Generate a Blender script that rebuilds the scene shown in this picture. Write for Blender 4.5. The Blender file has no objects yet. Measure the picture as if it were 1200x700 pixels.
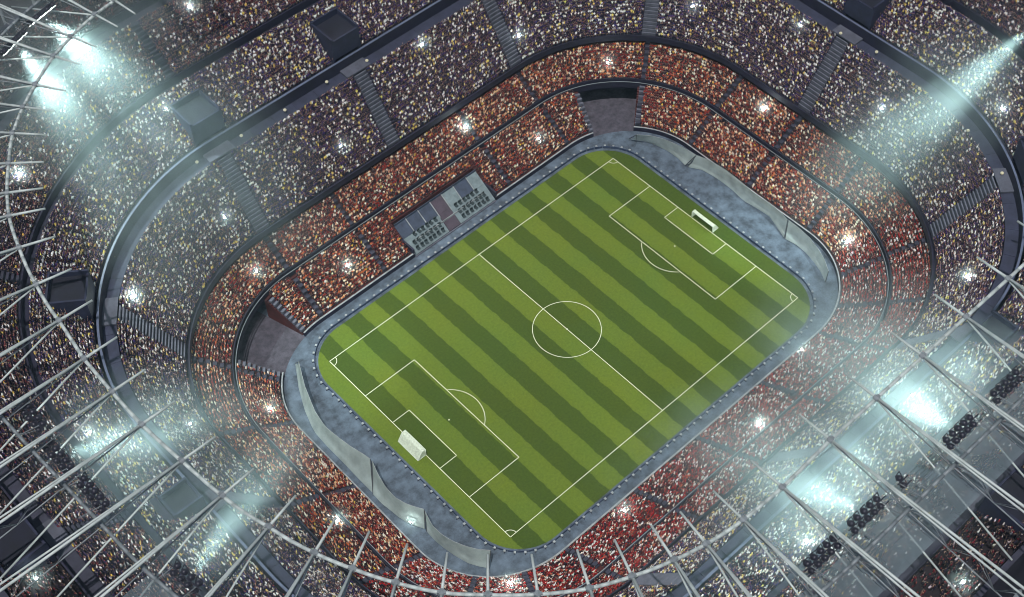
import bpy, bmesh, math, random
import numpy as np
from mathutils import Vector, Matrix

rnd = random.Random(7)
rng = np.random.default_rng(11)
sc = bpy.context.scene
COL = sc.collection

# ------------------------------------------------------------------ camera
CAM_ROWS = ((0.7360629266504546, -0.6767636196597289, -0.014225720208487141),
            (-0.5457520010692327, -0.580876989983403, -0.6039343307301531),
            (0.4004573901669397, 0.45229738625224397, -0.7969071169512101))
CAM_POS = Vector((-156.0997828706, -154.6152612416, 303.2469943541))
FPIX = 1651.4571635988764
cd = bpy.data.cameras.new('camera')
cam = bpy.data.objects.new('camera', cd)
COL.objects.link(cam)
r0, r1, r2 = (Vector(r) for r in CAM_ROWS)
M3 = Matrix((r0, -r1, -r2)).transposed()
cam.matrix_world = Matrix.Translation(CAM_POS) @ M3.to_4x4()
cd.sensor_fit = 'HORIZONTAL'
cd.sensor_width = 36.0
cd.lens = 36.0 * FPIX / 1200.0
cd.clip_start = 0.5
cd.clip_end = 3000.0
sc.camera = cam

def at(u, v, z):
    """point of the place at height z that the photograph shows at (u, v) of 1200x700"""
    d = M3 @ Vector(((u - 600) / FPIX, -(v - 350) / FPIX, -1.0))
    t = (z - CAM_POS.z) / d.z
    return CAM_POS + d * t

def project(P):
    """N x 3 points -> pixel u, v and depth"""
    q = (np.asarray(P) - np.array(CAM_POS)) @ np.array(CAM_ROWS).T
    return 600 + FPIX * q[:, 0] / q[:, 2], 350 + FPIX * q[:, 1] / q[:, 2], q[:, 2]

# ------------------------------------------------------------------ sky, sun, exposure
SUN_EL, SUN_AZ = math.radians(70), math.radians(215)      # high, from behind the camera
SKY_STRENGTH, SUN_STRENGTH = 0.05, 3.3
w = bpy.data.worlds.new("World")
sc.world = w
w.use_nodes = True
nt = w.node_tree
nt.nodes.clear()
sky = nt.nodes.new('ShaderNodeTexSky')
sky.sky_type = 'NISHITA'
sky.sun_disc = False
sky.sun_elevation = SUN_EL
sky.sun_rotation = math.pi / 2 - SUN_AZ
bg = nt.nodes.new('ShaderNodeBackground')
bg.inputs[1].default_value = SKY_STRENGTH
wo = nt.nodes.new('ShaderNodeOutputWorld')
nt.links.new(sky.outputs[0], bg.inputs[0])
nt.links.new(bg.outputs[0], wo.inputs[0])
sd = bpy.data.lights.new('sun', 'SUN')
sd.energy = SUN_STRENGTH
sd.angle = math.radians(0.5)
sd.color = (1.0, 0.98, 0.96)
sun = bpy.data.objects.new('sun', sd)
COL.objects.link(sun)
sdir = Vector((math.cos(SUN_EL) * math.cos(SUN_AZ), math.cos(SUN_EL) * math.sin(SUN_AZ), math.sin(SUN_EL)))
sun.rotation_euler = sdir.to_track_quat('Z', 'Y').to_euler()
sun.location = (0, 0, 250)

sc.view_settings.view_transform = 'Standard'
sc.view_settings.look = 'None'
sc.view_settings.gamma = 1.0
sc.view_settings.use_curve_mapping = False
EXPOSURE = 0.0
sc.view_settings.exposure = EXPOSURE
cy = sc.cycles
cy.use_denoising = True
cy.denoising_input_passes = 'RGB_ALBEDO_NORMAL'
cy.denoising_prefilter = 'ACCURATE'
cy.denoiser = 'OPENIMAGEDENOISE'
cy.pixel_filter_type = 'BLACKMAN_HARRIS'
cy.filter_width = 1.0
cy.max_bounces = 4
cy.diffuse_bounces = 2
cy.glossy_bounces = 2
cy.transparent_max_bounces = 8
cy.volume_bounces = 0
cy.use_light_tree = True
cy.sample_clamp_indirect = 3.0
HAZE_DENSITY = 0.00008

# ------------------------------------------------------------------ helpers
def link(o, parent=None):
    COL.objects.link(o)
    if parent is not None:
        o.parent = parent
    return o

def tag(o, label=None, cat=None, group=None, kind=None):
    if label: o['label'] = label
    if cat: o['category'] = cat
    if group: o['group'] = group
    if kind: o['kind'] = kind
    return o

def empty(name, loc=(0, 0, 0), rz=0.0):
    o = bpy.data.objects.new(name, None)
    o.location = loc
    o.rotation_euler = (0, 0, rz)
    o.empty_display_size = 0.5
    return link(o)

def me(name, V, F, mats, fm=None, smooth=False):
    m = bpy.data.meshes.new(name)
    m.from_pydata([tuple(v) for v in V], [], [tuple(f) for f in F])
    for x in (mats if isinstance(mats, (list, tuple)) else [mats]):
        m.materials.append(x)
    if fm is not None:
        m.polygons.foreach_set('material_index', fm)
    if smooth:
        m.polygons.foreach_set('use_smooth', [True] * len(m.polygons))
    m.update()
    return m

def ob(name, mesh, parent=None, loc=None, rz=None):
    o = bpy.data.objects.new(name, mesh)
    if loc is not None: o.location = loc
    if rz is not None: o.rotation_euler = (0, 0, rz)
    return link(o, parent)

def copy(o, parent=None):
    c = o.copy()
    COL.objects.link(c)
    if parent is not None:
        c.parent = parent
    return c

class MB:
    """collects boxes, tubes and lathes into one mesh"""
    def __init__(s): s.V = []; s.F = []; s.M = []
    def add(s, V, F, m=0):
        n = len(s.V)
        s.V += [tuple(v) for v in V]
        s.F += [tuple(i + n for i in f) for f in F]
        s.M += [m] * len(F)
        return s
    def box(s, x0, x1, y0, y1, z0, z1, m=0):
        V = [(x, y, z) for x in (x0, x1) for y in (y0, y1) for z in (z0, z1)]
        F = [(0, 1, 3, 2), (4, 6, 7, 5), (0, 4, 5, 1), (2, 3, 7, 6), (0, 2, 6, 4), (1, 5, 7, 3)]
        return s.add(V, F, m)
    def tube(s, a, b, ra, rb=None, n=8, m=0):
        a, b = Vector(a), Vector(b)
        rb = ra if rb is None else rb
        d = (b - a).normalized()
        x = d.orthogonal().normalized(); y = d.cross(x)
        V = []
        for p, r in ((a, ra), (b, rb)):
            for k in range(n):
                t = 2 * math.pi * k / n
                V.append(p + x * math.cos(t) * r + y * math.sin(t) * r)
        F = [(k, (k + 1) % n, n + (k + 1) % n, n + k) for k in range(n)]
        F += [tuple(range(n - 1, -1, -1)), tuple(range(n, 2 * n))]
        return s.add(V, F, m)
    def path(s, pts, r, n=6, m=0):
        for a, b in zip(pts[:-1], pts[1:]):
            s.tube(a, b, r, r, n, m)
        return s
    def loft(s, rings, m=0, cap=True):
        n = len(rings[0]); V = [p for r in rings for p in r]; F = []
        for j in range(len(rings) - 1):
            for k in range(n):
                F.append((j * n + k, j * n + (k + 1) % n, (j + 1) * n + (k + 1) % n, (j + 1) * n + k))
        if cap:
            F.append(tuple(range(n - 1, -1, -1)))
            F.append(tuple(range((len(rings) - 1) * n, len(rings) * n)))
        return s.add(V, F, m)
    def mesh(s, name, mats, smooth=False):
        return me(name, s.V, s.F, mats, s.M, smooth)

# ------------------------------------------------------------------ materials
def mat(name, base, rough=0.7, var=0.25, scale=0.4, tint=None, bump=0.0, bscale=4.0, metal=0.0):
    base = tuple(c * .6 for c in base); tint = tint and tuple(c * .6 for c in tint)
    m = bpy.data.materials.new(name)
    m.use_nodes = True
    n = m.node_tree.nodes; l = m.node_tree.links
    b = n['Principled BSDF']
    b.inputs['Roughness'].default_value = rough
    b.inputs['Metallic'].default_value = metal
    tc = n.new('ShaderNodeNewGeometry')
    nz = n.new('ShaderNodeTexNoise')
    nz.inputs['Scale'].default_value = scale
    nz.inputs['Detail'].default_value = 6
    nz.inputs['Roughness'].default_value = 0.65
    l.new(tc.outputs['Position'], nz.inputs['Vector'])
    r = n.new('ShaderNodeValToRGB')
    lo = tuple(c * (1 - var) for c in base) + (1,)
    hi = tuple(min(1, c * (1 + var)) for c in (tint or base)) + (1,)
    r.color_ramp.elements[0].position = 0.33; r.color_ramp.elements[0].color = lo
    r.color_ramp.elements[1].position = 0.67; r.color_ramp.elements[1].color = hi
    l.new(nz.outputs['Fac'], r.inputs['Fac'])
    l.new(r.outputs['Color'], b.inputs['Base Color'])
    if bump:
        n2 = n.new('ShaderNodeTexNoise'); n2.inputs['Scale'].default_value = bscale; n2.inputs['Detail'].default_value = 4
        l.new(tc.outputs['Position'], n2.inputs['Vector'])
        bp = n.new('ShaderNodeBump'); bp.inputs['Strength'].default_value = bump; bp.inputs['Distance'].default_value = 0.3
        l.new(n2.outputs['Fac'], bp.inputs['Height'])
        l.new(bp.outputs['Normal'], b.inputs['Normal'])
    return m

def emit(name, col, strength):
    m = bpy.data.materials.new(name)
    m.use_nodes = True
    b = m.node_tree.nodes['Principled BSDF']
    b.inputs['Base Color'].default_value = (0.8, 0.8, 0.8, 1)
    b.inputs['Emission Color'].default_value = (*col, 1)
    b.inputs['Emission Strength'].default_value = strength
    return m

def grass_mat():
    m = bpy.data.materials.new('mown_grass')
    m.use_nodes = True
    n = m.node_tree.nodes; l = m.node_tree.links
    b = n['Principled BSDF']; b.inputs['Roughness'].default_value = 0.85
    b.inputs['Specular IOR Level'].default_value = 0.2
    g = n.new('ShaderNodeNewGeometry')
    wob = n.new('ShaderNodeTexNoise'); wob.inputs['Scale'].default_value = 0.35; wob.inputs['Detail'].default_value = 4
    l.new(g.outputs['Position'], wob.inputs['Vector'])
    sx = n.new('ShaderNodeSeparateXYZ'); l.new(g.outputs['Position'], sx.inputs[0])
    def math_(op, a, bb, clamp=False):
        k = n.new('ShaderNodeMath'); k.operation = op; k.use_clamp = clamp
        for i, q in enumerate((a, bb)):
            if q is None: continue
            if isinstance(q, (int, float)): k.inputs[i].default_value = q
            else: l.new(q, k.inputs[i])
        return k.outputs[0]
    wv = math_('MULTIPLY', math_('SUBTRACT', wob.outputs['Fac'], 0.5), 1.1)
    x = math_('ADD', sx.outputs['X'], wv)
    s = math_('SINE', math_('MULTIPLY', x, math.pi / 5.25), None)
    st = math_('ADD', math_('MULTIPLY', s, 7.0), 0.5, True)        # 1 = dark band to the right of halfway
    mix = n.new('ShaderNodeMix'); mix.data_type = 'RGBA'
    l.new(st, mix.inputs[0])
    mix.inputs[6].default_value = GRASS_LIGHT
    mix.inputs[7].default_value = GRASS_DARK
    # patchy wear and colour drift
    big = n.new('ShaderNodeTexNoise'); big.inputs['Scale'].default_value = 0.055; big.inputs['Detail'].default_value = 5
    l.new(g.outputs['Position'], big.inputs['Vector'])
    r1_ = n.new('ShaderNodeValToRGB')
    r1_.color_ramp.elements[0].position = 0.3; r1_.color_ramp.elements[0].color = (1.08, 1.0, 0.85, 1)
    r1_.color_ramp.elements[1].position = 0.72; r1_.color_ramp.elements[1].color = (0.90, 0.98, 1.1, 1)
    l.new(big.outputs['Fac'], r1_.inputs['Fac'])
    mu = n.new('ShaderNodeMix'); mu.data_type = 'RGBA'; mu.blend_type = 'MULTIPLY'; mu.inputs[0].default_value = 1
    l.new(mix.outputs[2], mu.inputs[6]); l.new(r1_.outputs['Color'], mu.inputs[7])
    fine = n.new('ShaderNodeTexNoise'); fine.inputs['Scale'].default_value = 1.6; fine.inputs['Detail'].default_value = 8; fine.inputs['Roughness'].default_value = 0.75
    l.new(g.outputs['Position'], fine.inputs['Vector'])
    r2_ = n.new('ShaderNodeValToRGB')
    r2_.color_ramp.elements[0].position = 0.3; r2_.color_ramp.elements[0].color = (0.74, 0.76, 0.7, 1)
    r2_.color_ramp.elements[1].position = 0.7; r2_.color_ramp.elements[1].color = (1.22, 1.2, 1.2, 1)
    l.new(fine.outputs['Fac'], r2_.inputs['Fac'])
    mu2 = n.new('ShaderNodeMix'); mu2.data_type = 'RGBA'; mu2.blend_type = 'MULTIPLY'; mu2.inputs[0].default_value = 1
    l.new(mu.outputs[2], mu2.inputs[6]); l.new(r2_.outputs['Color'], mu2.inputs[7])
    l.new(mu2.outputs[2], b.inputs['Base Color'])
    return m

GRASS_LIGHT = (0.096, 0.138, 0.015, 1)
GRASS_DARK = (0.045, 0.073, 0.008, 1)
M_GRASS = grass_mat()
M_LINE = mat('line_paint', (1.0, 1.05, 0.78), 0.7, 0.12, 2.0)
M_TRACK = mat('surround_paving', (0.100, 0.132, 0.178), 0.8, 0.55, 0.3, (0.115, 0.152, 0.20), 0.4, 1.5)
M_GROUND = mat('dark_ground', (0.05, 0.05, 0.055), 0.9, 0.3, 0.05)
M_APRON = mat('tunnel_concrete', (0.095, 0.085, 0.11), 0.85, 0.45, 0.5, None, 0.3)
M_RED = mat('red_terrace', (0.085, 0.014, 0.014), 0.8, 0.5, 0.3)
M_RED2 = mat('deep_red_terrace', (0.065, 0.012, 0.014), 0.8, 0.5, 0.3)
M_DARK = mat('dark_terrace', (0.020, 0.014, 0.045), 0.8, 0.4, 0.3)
M_UNLIT = mat('unlit_terrace', (0.018, 0.010, 0.016), 0.85, 0.4, 0.3)  # outer ring lies unlit; that darkness is put into the terrace colour
M_NAVY = mat('navy_wall', (0.011, 0.009, 0.036), 0.7, 0.35, 0.35)
M_NAVYROOF = mat('navy_roof', (0.020, 0.024, 0.065), 0.7, 0.35, 0.35)
M_BLACKROOF = mat('black_roof', (0.006, 0.007, 0.022), 0.8, 0.35, 0.35)
M_WALK = mat('walkway_paving', (0.038, 0.043, 0.085), 0.75, 0.3, 0.3)
M_LAND = mat('landing_paving', (0.115, 0.12, 0.16), 0.75, 0.25, 0.4)
M_CAP = mat('parapet_cap', (0.16, 0.19, 0.29), 0.5, 0.2, 0.3)
M_RAIL = mat('dark_rail', (0.075, 0.08, 0.09), 0.5, 0.3, 0.8)
M_EDGE = mat('pale_edge', (0.42, 0.45, 0.46), 0.6, 0.3, 0.5)
M_STEP = mat('stair_concrete', (0.150, 0.155, 0.20), 0.8, 0.3, 0.5)
M_STEPD = mat('stair_dark', (0.045, 0.045, 0.075), 0.8, 0.3, 0.5)
M_STEEL = mat('white_steel', (0.74, 0.82, 0.79), 0.45, 0.22, 0.35)
M_STEELD = mat('grey_steel', (0.30, 0.34, 0.36), 0.5, 0.25, 0.6)
M_LAMPB = mat('lamp_housing', (0.035, 0.035, 0.055), 0.4, 0.3, 2.0)
M_LENS = emit('lamp_lens', (0.85, 1.0, 0.97), 8)
M_SEAT = mat('terrace_seat', (0.10, 0.03, 0.04), 0.6, 0.3, 1.0)
M_CHAIR = mat('dark_chair', (0.03, 0.05, 0.055), 0.6, 0.3, 1.0)
M_POD = mat('pale_floor', (0.24, 0.31, 0.33), 0.7, 0.25, 0.5)
M_PODB = mat('blue_floor', (0.055, 0.075, 0.125), 0.7, 0.3, 0.5)
M_PODR = mat('maroon_floor', (0.085, 0.060, 0.085), 0.7, 0.3, 0.5)
M_NETW = mat('goal_white', (1.0, 1.1, 0.92), 0.5, 0.08, 1.0)
M_PANELB = mat('board_back', (0.10, 0.13, 0.17), 0.6, 0.3, 1.0)
M_PANELF = mat('board_face', (0.05, 0.075, 0.15), 0.5, 0.3, 1.0)

def sheet_mat(name, base, alpha, trans=0.5, scale=0.5):
    """thin cloth or membrane: partly see-through, partly translucent"""
    m = bpy.data.materials.new(name); m.use_nodes = True
    n = m.node_tree.nodes; l = m.node_tree.links
    n.clear()
    out = n.new('ShaderNodeOutputMaterial')
    g = n.new('ShaderNodeNewGeometry')
    nz = n.new('ShaderNodeTexNoise'); nz.inputs['Scale'].default_value = scale; nz.inputs['Detail'].default_value = 6
    l.new(g.outputs['Position'], nz.inputs['Vector'])
    r = n.new('ShaderNodeValToRGB')
    r.color_ramp.elements[0].position = .3; r.color_ramp.elements[0].color = tuple(c * .8 for c in base) + (1,)
    r.color_ramp.elements[1].position = .7; r.color_ramp.elements[1].color = tuple(min(1, c * 1.15) for c in base) + (1,)
    l.new(nz.outputs['Fac'], r.inputs['Fac'])
    d = n.new('ShaderNodeBsdfDiffuse'); t = n.new('ShaderNodeBsdfTranslucent'); tr = n.new('ShaderNodeBsdfTransparent')
    l.new(r.outputs['Color'], d.inputs['Color']); l.new(r.outputs['Color'], t.inputs['Color'])
    a = n.new('ShaderNodeMixShader'); a.inputs[0].default_value = trans
    l.new(d.outputs[0], a.inputs[1]); l.new(t.outputs[0], a.inputs[2])
    b = n.new('ShaderNodeMixShader'); b.inputs[0].default_value = alpha
    l.new(tr.outputs[0], b.inputs[1]); l.new(a.outputs[0], b.inputs[2])
    l.new(b.outputs[0], out.inputs['Surface'])
    return m
M_CLOTH = sheet_mat('banner_cloth', (0.42, 0.48, 0.46), 0.74, 0.35, 0.35)
M_MEMB = sheet_mat('roof_membrane', (0.30, 0.38, 0.42), 0.5, 0.5, 0.12)
M_NET = sheet_mat('goal_net', (0.80, 0.86, 0.72), 0.86, 0.3, 2.0)

def person_mats():
    def attr_mat(name, attr):
        m = bpy.data.materials.new(name); m.use_nodes = True
        n = m.node_tree.nodes; l = m.node_tree.links
        b = n['Principled BSDF']; b.inputs['Roughness'].default_value = 0.8
        b.inputs['Specular IOR Level'].default_value = 0.2
        a = n.new('ShaderNodeAttribute'); a.attribute_type = 'INSTANCER'; a.attribute_name = attr
        l.new(a.outputs['Color'], b.inputs['Base Color'])
        return m
    return [attr_mat('clothing', 'shirt'), attr_mat('skin', 'skin'), attr_mat('hair', 'hair'), attr_mat('trousers', 'trousers')]
M_PERSON = person_mats()

# ------------------------------------------------------------------ the oval: offsets of a core rectangle
CX, CY, DR = 46.0, 23.0, 50.0
Q = math.pi / 2 * DR
LEN = 4 * CX + 4 * CY + 4 * Q
BR = np.array([0, CY, CY + Q, CY + Q + 2 * CX, CY + 2 * Q + 2 * CX, 3 * CY + 2 * Q + 2 * CX,
               3 * CY + 3 * Q + 2 * CX, 3 * CY + 3 * Q + 4 * CX, 3 * CY + 4 * Q + 4 * CX, LEN])

def oval(s, d):
    """s along the oval, d outwards from the core: x, y, outward angle (arrays)"""
    s, d = np.broadcast_arrays(np.asarray(s, float) % LEN, np.asarray(d, float))
    k = np.clip(np.searchsorted(BR, s, side='right') - 1, 0, 8)
    t = s - BR[k]
    ox = np.choose(k, [CX + 0 * t, CX + 0 * t, CX - t, -CX + 0 * t, -CX + 0 * t, -CX + 0 * t, -CX + t, CX + 0 * t, CX + 0 * t])
    oy = np.choose(k, [t, CY + 0 * t, CY + 0 * t, CY + 0 * t, CY - t, -CY + 0 * t, -CY + 0 * t, -CY + 0 * t, -CY + t])
    a0 = np.choose(k, [0 * t, 0 * t, 90 + 0 * t, 90 + 0 * t, 180 + 0 * t, 180 + 0 * t, 270 + 0 * t, 270 + 0 * t, 360 + 0 * t])
    an = np.radians(np.where(k % 2 == 1, a0 + 90 * t / Q, a0))
    e = np.interp(d, [22, 24.3, 35.5, 45, 200], [0.8, 0.8, -0.8, 0, 0])
    dd = d + e * np.cos(2 * an)
    return ox + dd * np.cos(an), oy + dd * np.sin(an), an

def pt(s, d, z):
    x, y, a = oval(s, d)
    return Vector((float(x), float(y), z))

def ang(s):
    return float(oval(s, 50.0)[2])

def lscale(s, d):
    """metres along the oval per unit of s"""
    k = np.clip(np.searchsorted(BR, np.asarray(s) % LEN, side='right') - 1, 0, 8)
    return np.where(k % 2 == 1, d / DR, 1.0)

def s_samples(s0, s1, step=3.0):
    """break points plus a fine split of the corners"""
    out = [s0]
    for base in (-LEN, 0, LEN):
        for i in range(9):
            a, b = BR[i] + base, BR[i + 1] + base
            pts = [a, b] if i % 2 == 0 else list(np.linspace(a, b, int(Q / step)))
            out += [p for p in pts if s0 + 1e-4 < p < s1 - 1e-4]
    out.append(s1)
    return np.array(sorted(set(np.round(out, 5))))

def sweep(profile, s0=0.0, s1=LEN, step=3.0, caps=True):
    """profile of (d, z) swept along the oval from s0 to s1; closed profiles are given with the first point repeated"""
    ss = s_samples(s0, s1, step)
    full = abs(s1 - s0 - LEN) < 1e-6
    n = len(profile)
    if full: ss = ss[:-1]
    V = []
    for d, z in profile:
        x, y, a = oval(ss, d)
        V.append(np.stack([x, y, np.full_like(x, z)], 1))
    V = np.stack(V, 1).reshape(-1, 3)
    m = len(ss); F = []
    for i in range(m if full else m - 1):
        j = (i + 1) % m
        for k in range(n - 1):
            F.append((i * n + k, j * n + k, j * n + k + 1, i * n + k + 1))
    if caps and not full:
        closed = profile[0] == profile[-1]
        if closed:
            F.append(tuple(range(n - 1))); F.append(tuple((m - 1) * n + k for k in range(n - 2, -1, -1)))
    return V, F

def ring(name, profile, m, parent=None, spans=((0.0, LEN),), step=3.0):
    V, F = [], []
    for a, b in spans:
        v, f = sweep(profile, a, b, step)
        o = len(V)
        V += [tuple(p) for p in v]; F += [tuple(i + o for i in q) for q in f]
    return ob(name, me(name, V, F, m), parent)

def box_profile(d0, d1, z0, z1):
    return [(d0, z0), (d1, z0), (d1, z1), (d0, z1), (d0, z0)]

def steps_profile(d0, d1, z0, z1, rows, base=None):
    """stepped rake; with base given the profile is closed down to that height"""
    w_, h_ = (d1 - d0) / rows, (z1 - z0) / rows
    pr = []
    for i in range(rows):
        pr += [(d0 + i * w_, z0 + i * h_), (d0 + (i + 1) * w_, z0 + i * h_)]
    pr.append((d1, z1))
    if base is not None:
        pr += [(d1, base), (d0, base), pr[0]]
    return pr

# ------------------------------------------------------------------ the ground, pitch and paving
def rounded_rect(a, b, rc, n=14):
    out = []
    for cx, cy_, a0 in ((a - rc, b - rc, 0), (-a + rc, b - rc, 90), (-a + rc, -b + rc, 180), (a - rc, -b + rc, 270)):
        for k in range(n + 1):
            t = math.radians(a0 + 90 * k / n)
            out.append((cx + rc * math.cos(t), cy_ + rc * math.sin(t)))
    return out

g = ob('ground', me('ground', [(-420, -420, -.12), (420, -420, -.12), (420, 420, -.12), (-420, 420, -.12)], [(0, 1, 2, 3)], M_GROUND))
tag(g, kind='structure')
V, F = sweep([(1.0, 0.0), (43.0, 0.0)])
V = [tuple(v) for v in V]
o = ob('pitch_surround', me('pitch_surround', V, F, M_TRACK)); tag(o, kind='structure')
pr = rounded_rect(57.3, 42.2, 13)
o = ob('pitch', me('pitch', [(x, y, .03) for x, y in pr], [tuple(range(len(pr)))], M_GRASS)); tag(o, kind='structure')

def strip(mb, pts, wd, z):
    """painted line as one ribbon"""
    V, F = [], []
    for i, p in enumerate(pts):
        a = Vector(pts[max(i - 1, 0)]); b = Vector(pts[min(i + 1, len(pts) - 1)])
        t = (b - a).normalized(); nrm = Vector((-t.y, t.x)) * wd / 2
        V += [(p[0] + nrm.x, p[1] + nrm.y, z), (p[0] - nrm.x, p[1] - nrm.y, z)]
    F = [(2 * i, 2 * i + 1, 2 * i + 3, 2 * i + 2) for i in range(len(pts) - 1)]
    mb.add(V, F)

LW, LZ = 0.17, 0.05
PL, PW = 52.5, 35.0
def arc(cx, cy_, r, a0, a1, n=40):
    return [(cx + r * math.cos(math.radians(a0 + (a1 - a0) * k / n)), cy_ + r * math.sin(math.radians(a0 + (a1 - a0) * k / n))) for k in range(n + 1)]
marks = empty('pitch_markings')
tag(marks, kind='structure')
def marking(name, ptsets):
    mb = MB()
    for i, p in enumerate(ptsets): strip(mb, p, LW, LZ + 0.004 * i)
    return ob(name, mb.mesh(name, M_LINE), marks)
for sy in (-1, 1):
    marking('touchline', [[(-PL, sy * PW), (PL, sy * PW)]])
for sx in (-1, 1):
    h = LW / 2
    marking('goal_line', [[(sx * PL, -PW + h), (sx * PL, PW - h)]])
    for nm, dep, hw in (('penalty_area_line', 16.5, 20.16), ('goal_area_line', 5.5, 9.16)):
        q = sx * (PL - dep)
        marking(nm, [[(sx * (PL - h), hw), (q, hw)], [(sx * (PL - h), -hw), (q, -hw)], [(q, hw - h), (q, -hw + h)]])
    a = math.degrees(math.acos(5.5 / 9.15))
    c = sx * (PL - 11)
    marking('penalty_arc', [arc(c, 0, 9.15, 180 - a + 0.8, 180 + a - 0.8) if sx > 0 else arc(c, 0, 9.15, -a + .8, a - .8)])
    marking('penalty_spot', [[(c - .22, 0), (c + .22, 0)], [(c, -.22), (c, .22)]])
    for sy in (-1, 1):
        a0 = {(1, 1): 180, (-1, 1): 270, (-1, -1): 0, (1, -1): 90}[(sx, sy)]
        marking('corner_arc', [arc(sx * PL, sy * PW, 1.9, a0 + 3, a0 + 87, 12)])
marking('halfway_line', [[(0, -PW + .1), (0, PW - .1)]])
o = marking('centre_circle', [arc(0, 0, 9.15, 0, 360, 80)]); o.location.z = .004
marking('centre_spot', [[(-.25, 0.0), (.25, 0.0)], [(0, -.3), (0, .3)]]).location.z = .012

# ------------------------------------------------------------------ goals
def make_goal(x, sx, label):
    t = empty('football_goal', (x, 0, 0.05), 0 if sx > 0 else math.pi)
    tag(t, label, 'goal', 'goals at the two ends of the pitch')
    W2, H, D = 3.9, 2.6, 2.6
    for s in (-1, 1):
        ob('post', MB().tube((0, s * W2, 0), (0, s * W2, H), .12).mesh('post', M_NETW, True), t)
        ob('net_support', MB().path([(0, s * W2, H), (1.1, s * W2, H), (D, s * W2, 0.1), (0.1, s * W2, .1)], .06).mesh('net_support', M_NETW), t)
    ob('crossbar', MB().tube((0, -W2, H), (0, W2, H), .12).mesh('crossbar', M_NETW, True), t)
    ob('base_bar', MB().tube((D, -W2, .1), (D, W2, .1), .06).mesh('base_bar', M_NETW, True), t)
    # sagging net, sides / top / back
    V, F = [], []
    ny = 12
    prof = [(0.05, H - .04), (0.55, H - .08), (1.1, H - .06), (1.7, 1.6), (2.2, .75), (D, .12)]
    for i in range(ny + 1):
        y = -W2 + 2 * W2 * i / ny
        for (px, pz) in prof:
            sg = 0.13 * math.sin(math.pi * i / ny) * (0.6 + 0.4 * math.sin(i * 2.1))
            V.append((px, y, pz - (sg if 0 < px < D - .1 else 0)))
    n = len(prof)
    for i in range(ny):
        for k in range(n - 1):
            F.append((i * n + k, i * n + k + 1, (i + 1) * n + k + 1, (i + 1) * n + k))
    for s in (-1, 1):
        b0 = len(V)
        V += [(px, s * (W2 - .05), pz) for px, pz in prof] + [(0.05, s * (W2 - .05), .1)]
        F.append(tuple(b0 + k for k in range(n + 1)))
    ob('net', me('net', V, F, M_NET), t)
    return t
make_goal(-PL, -1, 'white goal with net on the lower left goal line')
make_goal(PL, 1, 'white goal with net on the upper right goal line')

# ------------------------------------------------------------------ boards round the grass
def board_meshes():
    L_ = 2.3
    p = MB().box(-L_ / 2 + .03, L_ / 2 - .03, -.05, .05, .08, .85).mesh('panel', M_PANELF)
    st = MB().box(-.09, .09, .05, .75, 0, .12).box(-.09, .09, .05, .2, .12, .8)
    st.tube((0, .7, .1), (0, .1, .78), .05, .05, 4)
    st = st.mesh('foot', M_NAVY)
    cp = MB().box(-.28, .28, .08, .62, .62, .92).mesh('cover', M_EDGE)
    return p, st, cp
bp_, bs_, bc_ = board_meshes()
per = rounded_rect(58.1, 43.0, 13.6, 40)
per = per + [per[0]]
acc = [0.0]
for a, b in zip(per[:-1], per[1:]): acc.append(acc[-1] + math.dist(a, b))
NB = int(acc[-1] / 2.42)
for i in range(NB):
    q = (i + .5) / NB * acc[-1]
    x = np.interp(q, acc, [p[0] for p in per]); y = np.interp(q, acc, [p[1] for p in per])
    x2 = np.interp(q + .3, acc, [p[0] for p in per]); y2 = np.interp(q + .3, acc, [p[1] for p in per])
    rz = math.atan2(y2 - y, x2 - x) + math.pi
    t = empty('advertising_board', (x, y, 0.0), rz)
    side = 'upper left touchline' if y > 42.9 else 'lower right touchline' if y < -42.9 else 'upper right goal line' if x > 0 else 'lower left goal line'
    w3 = x if abs(y) > 42.9 else y
    lim = 19 if abs(y) > 42.9 else 14
    third = ('left' if w3 < -lim else 'right' if w3 > lim else 'middle') if abs(y) > 42.9 else ('lower' if w3 < -lim else 'upper' if w3 > lim else 'middle')
    tag(t, f'low blue board behind the {side}, in the {third} third of its row', 'board', f'boards behind the {side}')
    ob('panel', bp_, t); ob('foot', bs_, t, (-.55, 0, 0)); ob('cover', bc_, t, (-.55, 0, 0))

# ------------------------------------------------------------------ terraces
BLOCKS = [0, 56, 102, 148, 193, 240.5, 295, 489, 533]
STAIRS = [0, 56, 102, 148, 193, 240.5, 295, 350, 397, 442, 489, 533]
AISLES = [0, 22.5, 56, 102, 125, 171, 193, 240.5, 268, 295, 322, 350, 373, 397, 420, 442, 466, 489, 511, 533, 568]
TUNNELS = [(58.0, 83.5), (207.0, 235.0)]
BOX = (131.0, 161.0)
def minus(gaps, a=0.0, b=LEN):
    out = []; c = a
    for g0, g1 in sorted(gaps):
        out.append((c, g0)); c = g1
    out.append((c, b))
    return out

# tier table: d0 d1 z0 z1 rows
T_LOW = (24.9, 35.2, 1.3, 8.0, 16)
T_MID = (36.4, 47.4, 9.0, 16.0, 16)
T_UP = (45.9, 58.2, 18.0, 36.6, 23)
T_HA = (62.9, 75.0, 40.0, 49.6, 19)
T_HB = (76.8, 90.0, 51.6, 61.0, 20)
T_OUT = (93.8, 104.2, 62.6, 68.2, 13)

def tier(name, label, T, m, base, spans=((0.0, LEN),)):
    t = empty(name, (0, 0, 0)); tag(t, label, 'stand', 'stands of the stadium bowl')
    ring('terrace', steps_profile(*T, base), m, t, spans)
    return t

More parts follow.
